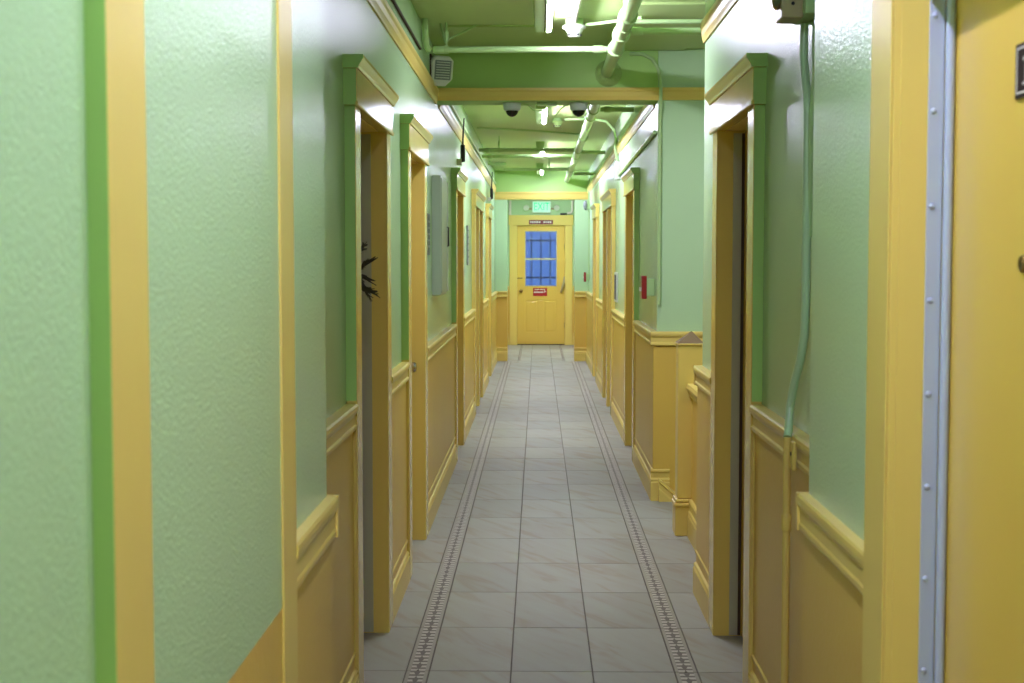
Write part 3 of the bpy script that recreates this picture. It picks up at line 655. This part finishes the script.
# ------------------------------------------------------------------ things on the left wall
ep = thing('electric_panel', 'tall grey green electric panel box on the left wall', 'electric panel', (-WX, 8.75, 1.68))
mb = MB(); mb.box(-.6995, -.645, 8.48, 9.02, 1.315, 2.045); bd = mb.build('box', 'panel_grey', ep, bevel=.004)
mb = MB(); mb.box(-.645, -.639, 8.49, 9.01, 1.33, 2.03); dr = mb.build('door', 'panel_grey', ep, bevel=.002)
mb = MB(); mb.box(-.639, -.634, 8.985, 9.005, 1.33, 2.03); mb.build('door_edge', 'white_plastic', dr)
mb = MB(); mb.tube([(-.638, 8.95, 1.62), (-.628, 8.95, 1.62), (-.628, 8.95, 1.74), (-.638, 8.95, 1.74)], .005, 8); mb.build('handle', 'black_plastic', dr)
def plaque(y0, y1, z0, z1, sx, m_, label, th=.012):
    t = thing('wall_plaque', label, 'sign', (sx * WX, (y0 + y1) / 2, (z0 + z1) / 2))
    mb = MB(); mb.box(sx * WX, sx * (WX - th), y0, y1, z0, z1); mb.build('plate', m_, t, bevel=.002)
    mb = MB()
    for k in range(5): mb.box(sx * (WX - th), sx * (WX - th - .001), y0 + .02, y1 - .02 - .02 * (k % 2), z1 - .04 - (z1 - z0 - .06) / 5 * k - .012, z1 - .04 - (z1 - z0 - .06) / 5 * k)
    mb.build('print', 'plaque_grey' if m_ == 'plaque' else 'plaque', t)
plaque(8.0, 8.2, 1.56, 1.80, -1, 'plaque', 'dark framed notice on the left wall just before the electric panel')
plaque(12.6, 12.85, 1.48, 1.84, -1, 'plaque_grey', 'grey notice on the left wall past the third door')
def antenna(y, label):
    t = thing('wireless_antenna', label, 'antenna', (-.66, y, 2.3), 'black antennas above the left doors')
    mb = MB(); mb.box(-.70, -.66, y - .02, y + .02, 2.28, 2.33); mb.build('bracket', 'white_plastic', t)
    mb = MB(); mb.lathe((-.652, y, 2.305), (0, 0, 1), [(0, .016), (.005, .019), (.135, .019), (.142, .010)], 12); mb.build('body', 'black_plastic', t, smooth=True)
    mb = MB(); mb.tube([(-.652, y, 2.44), (-.648, y, 2.56), (-.641, y, 2.655)], [.0085, .0065, .005], 8); mb.build('whip', 'black_plastic', t, smooth=True)
antenna(11.12, 'larger black stick antenna above the third left door')
antenna(18.0, 'smaller black stick antenna above the last left door')

# pine wreath on the nearest left door leaf
wr = thing('pine_wreath', 'dark dried pine wreath hanging on the nearest left door', 'wreath', (-.77, 5.2, 1.5))
wc = Vector((-.735, 5.13, 1.50)); ringp = [wc + Vector((0, .085 * math.cos(a), .085 * math.sin(a))) for a in (2 * math.pi * k / 20 for k in range(21))]
mb = MB(); mb.tube(ringp, .022, 8); mb.build('ring', 'pine', wr, smooth=True)
def sprig(base, tip, n):
    mb = MB(); b = Vector(base); t = Vector(tip); mid = (b + t) / 2 + Vector((0, 0, .006)); mb.tube([b, mid, t], [.006, .005, .003], 5)
    d = (t - b); L_ = d.length
    for k in range(n):
        f = (k + .5) / n; p = b + d * f + Vector((0, 0, .012 * math.sin(f * math.pi)))
        q = Vector((random.uniform(-1, 1), random.uniform(-1, 1), random.uniform(-1, 1))).normalized()
        e = p + (d.normalized() * .020 + q * .011); mb.tube([p, e], [.0028, .0012], 4)
    mb.build('sprig', 'pine', wr)
for b, tp, n in (((-.72, 5.17, 1.50), (-.655, 5.18, 1.545), 34), ((-.72, 5.15, 1.47), (-.672, 5.18, 1.41), 40), ((-.72, 5.16, 1.44), (-.648, 5.19, 1.418), 34), ((-.72, 5.14, 1.56), (-.69, 5.17, 1.585), 14),
                 ((-.72, 5.16, 1.50), (-.69, 5.19, 1.44), 30), ((-.72, 5.08, 1.43), (-.70, 5.02, 1.38), 24), ((-.72, 5.05, 1.52), (-.70, 4.97, 1.56), 24), ((-.72, 5.2, 1.55), (-.70, 5.28, 1.6), 24), ((-.71, 5.17, 1.49), (-.668, 5.18, 1.465), 20)):
    sprig(b, tp, n)

# ------------------------------------------------------------------ things on the right wall
def pull_station(y, z0, z1, label):
    t = thing('fire_alarm_pull', label, 'fire alarm', (WX, y, (z0 + z1) / 2), 'red fire alarm pulls on the right wall')
    h = z1 - z0
    mb = MB(); mb.box(.65, WX, y, y + .115, z0 + h * .13, z1 - h * .12); mb.build('back_box', 'green_pipe', t, bevel=.004)
    mb = MB(); mb.box(.618, .65, y - .002, y + .12, z0, z1); c = mb.build('cover', 'red_plastic', t, bevel=.005)
    mb = MB(); mb.box(.606, .618, y + .03, y + .09, z0 + .05, z0 + .075); mb.build('handle', 'white_plastic', c, bevel=.002)
pull_station(9.0, 1.278, 1.428, 'large red fire alarm pull on a pale box beside the stair corner')
pull_station(20.35, 1.20, 1.34, 'small distant red fire alarm pull near the end of the right wall')
mb = MB(); mb.tube([(.52, 8.795, 2.82), (.60, 8.795, 2.815), (.66, 8.795, 2.785), (.70, 8.79, 2.72), (.712, 8.775, 2.62), (.712, 8.772, 2.50), (.712, 8.805, 2.44), (.712, 8.805, 1.25)], .011, 8)
tag(mb.build('wall_conduit', 'green_pipe', smooth=True), 'thin green conduit bending down the corner of the stair wall', 'conduit')
mb = MB(); mb.tube([(.688, 8.9, 2.34), (.688, 12.8, 2.30)], .013, 8)
tag(mb.build('wall_conduit', 'green_pipe', smooth=True), 'green conduit along the right wall leading to the white strobe box', 'conduit')
t = thing('strobe_box', 'small white strobe box high on the right wall past the second door', 'alarm', (WX, 12.9, 2.35))
mb = MB(); mb.box(.655, WX, 12.84, 12.96, 2.265, 2.43); mb.build('box', 'white_plastic', t, bevel=.005)
mb = MB(); mb.box(.648, .655, 12.87, 12.93, 2.29, 2.35); mb.build('lens', 'dome_white', t)
t = thing('notice_frame', 'white framed notice box on the right wall between the second and third doors', 'frame', (WX, 12.9, 1.27))
mb = MB(); mb.box(.686, WX, 13.12, 13.50, 1.125, 1.41); mb.build('frame', 'white_plastic', t, bevel=.004)
mb = MB(); mb.box(.684, .686, 13.16, 13.46, 1.15, 1.385); mb.build('panel', 'iron_bars', t)
t = thing('alarm_bell', 'small round alarm bell high on the right wall near the end', 'alarm', (WX, 20.3, 2.31))
mb = MB(); mb.box(.66, WX, 20.25, 20.36, 2.25, 2.37); mb.build('back_box', 'green_pipe', t, bevel=.004)
mb = MB(); mb.lathe((.66, 20.305, 2.31), (-1, 0, 0), [(0, .05), (.01, .07), (.03, .072), (.05, .05), (.058, 0)], 18); mb.build('gong', 'plaque_grey', t, smooth=True)
mb = MB(); mb.tube([(.69, 20.40, 2.84), (.69, 20.40, 1.26)], .012, 8)
tag(mb.build('wall_conduit', 'green_pipe', smooth=True), 'pale green vertical conduit near the end of the right wall to the distant fire alarm', 'conduit')
# near right conduit run with switch box
t = thing('conduit_run', 'green painted conduit dropping down the right wall, yellow below the chair rail', 'conduit', (.685, 3.9, 1.2))
P = .683
mb = MB(); mb.tube([(P, 3.905, 2.19), (P, 3.91, 2.10), (P, 3.885, 2.04), (P, 3.85, 1.98), (P, 3.84, 1.92), (P, 3.835, 1.42), (.680, 3.835, 1.33), (.675, 3.86, 1.26), (.667, 3.905, 1.19), (.660, 3.93, 1.12), (.652, 3.90, 1.06), (.646, 3.885, 1.04)], .0118, 10); mb.build('conduit', 'green_conduit', t, smooth=True)
mb = MB(); mb.tube([(.690, 3.74, 2.19), (.690, 3.755, 2.10), (.690, 3.79, 2.0), (.690, 3.825, 1.93), (.690, 3.835, 1.60)], .008, 8); mb.build('cable', 'green_pipe', t, smooth=True)
mb = MB(); mb.box(.648, .6598, 3.815, 3.862, .955, 1.035); cb = mb.build('conduit_body', 'yellow_paint', t, bevel=.004)
mb = MB(); mb.lathe((.648, 3.838, 1.0), (-1, 0, 0), [(0, .006), (.002, .006), (.0025, 0)], 10); mb.build('screw_hole', 'black_plastic', cb)
mb = MB(); mb.tube([(.646, 3.885, 1.04), (.645, 3.882, 1.0), (.645, 3.880, .2)], .0112, 10); lc = mb.build('conduit', 'yellow_paint', t, smooth=True)
mb = MB(); coupling(mb, (.645, 3.881, .80), (0, 0, 1), .0116, .025); mb.build('coupling', 'yellow_paint', t, smooth=True)
t = thing('switch_box', 'beige and green electrical boxes at the top of the near right conduit', 'electric box', (.66, 4.0, 2.25))
mb = MB(); mb.box(.66, WX, 3.77, 3.96, 2.194, 2.42); mb.build('back_box', 'green_pipe', t, bevel=.004)
mb = MB(); mb.box(.602, .66, 3.80, 3.90, 2.187, 2.42); fb = mb.build('relay', 'beige_box', t, bevel=.004)
for z in (2.225, 2.245):
    mb = MB(); mb.lathe((.632, 3.80, z), (0, -1, 0), [(0, .005), (.002, .005), (.002, 0)], 10); mb.build('screw_hole', 'black_plastic', fb)
mb = MB(); mb.lathe((.602, 3.83, 2.236), (-1, 0, 0), [(0, .022), (.010, .024), (.018, .018), (.022, 0)], 16); mb.build('knockout', 'steel', fb, smooth=True)
wr.location.x -= .012; wr.location.z -= .012
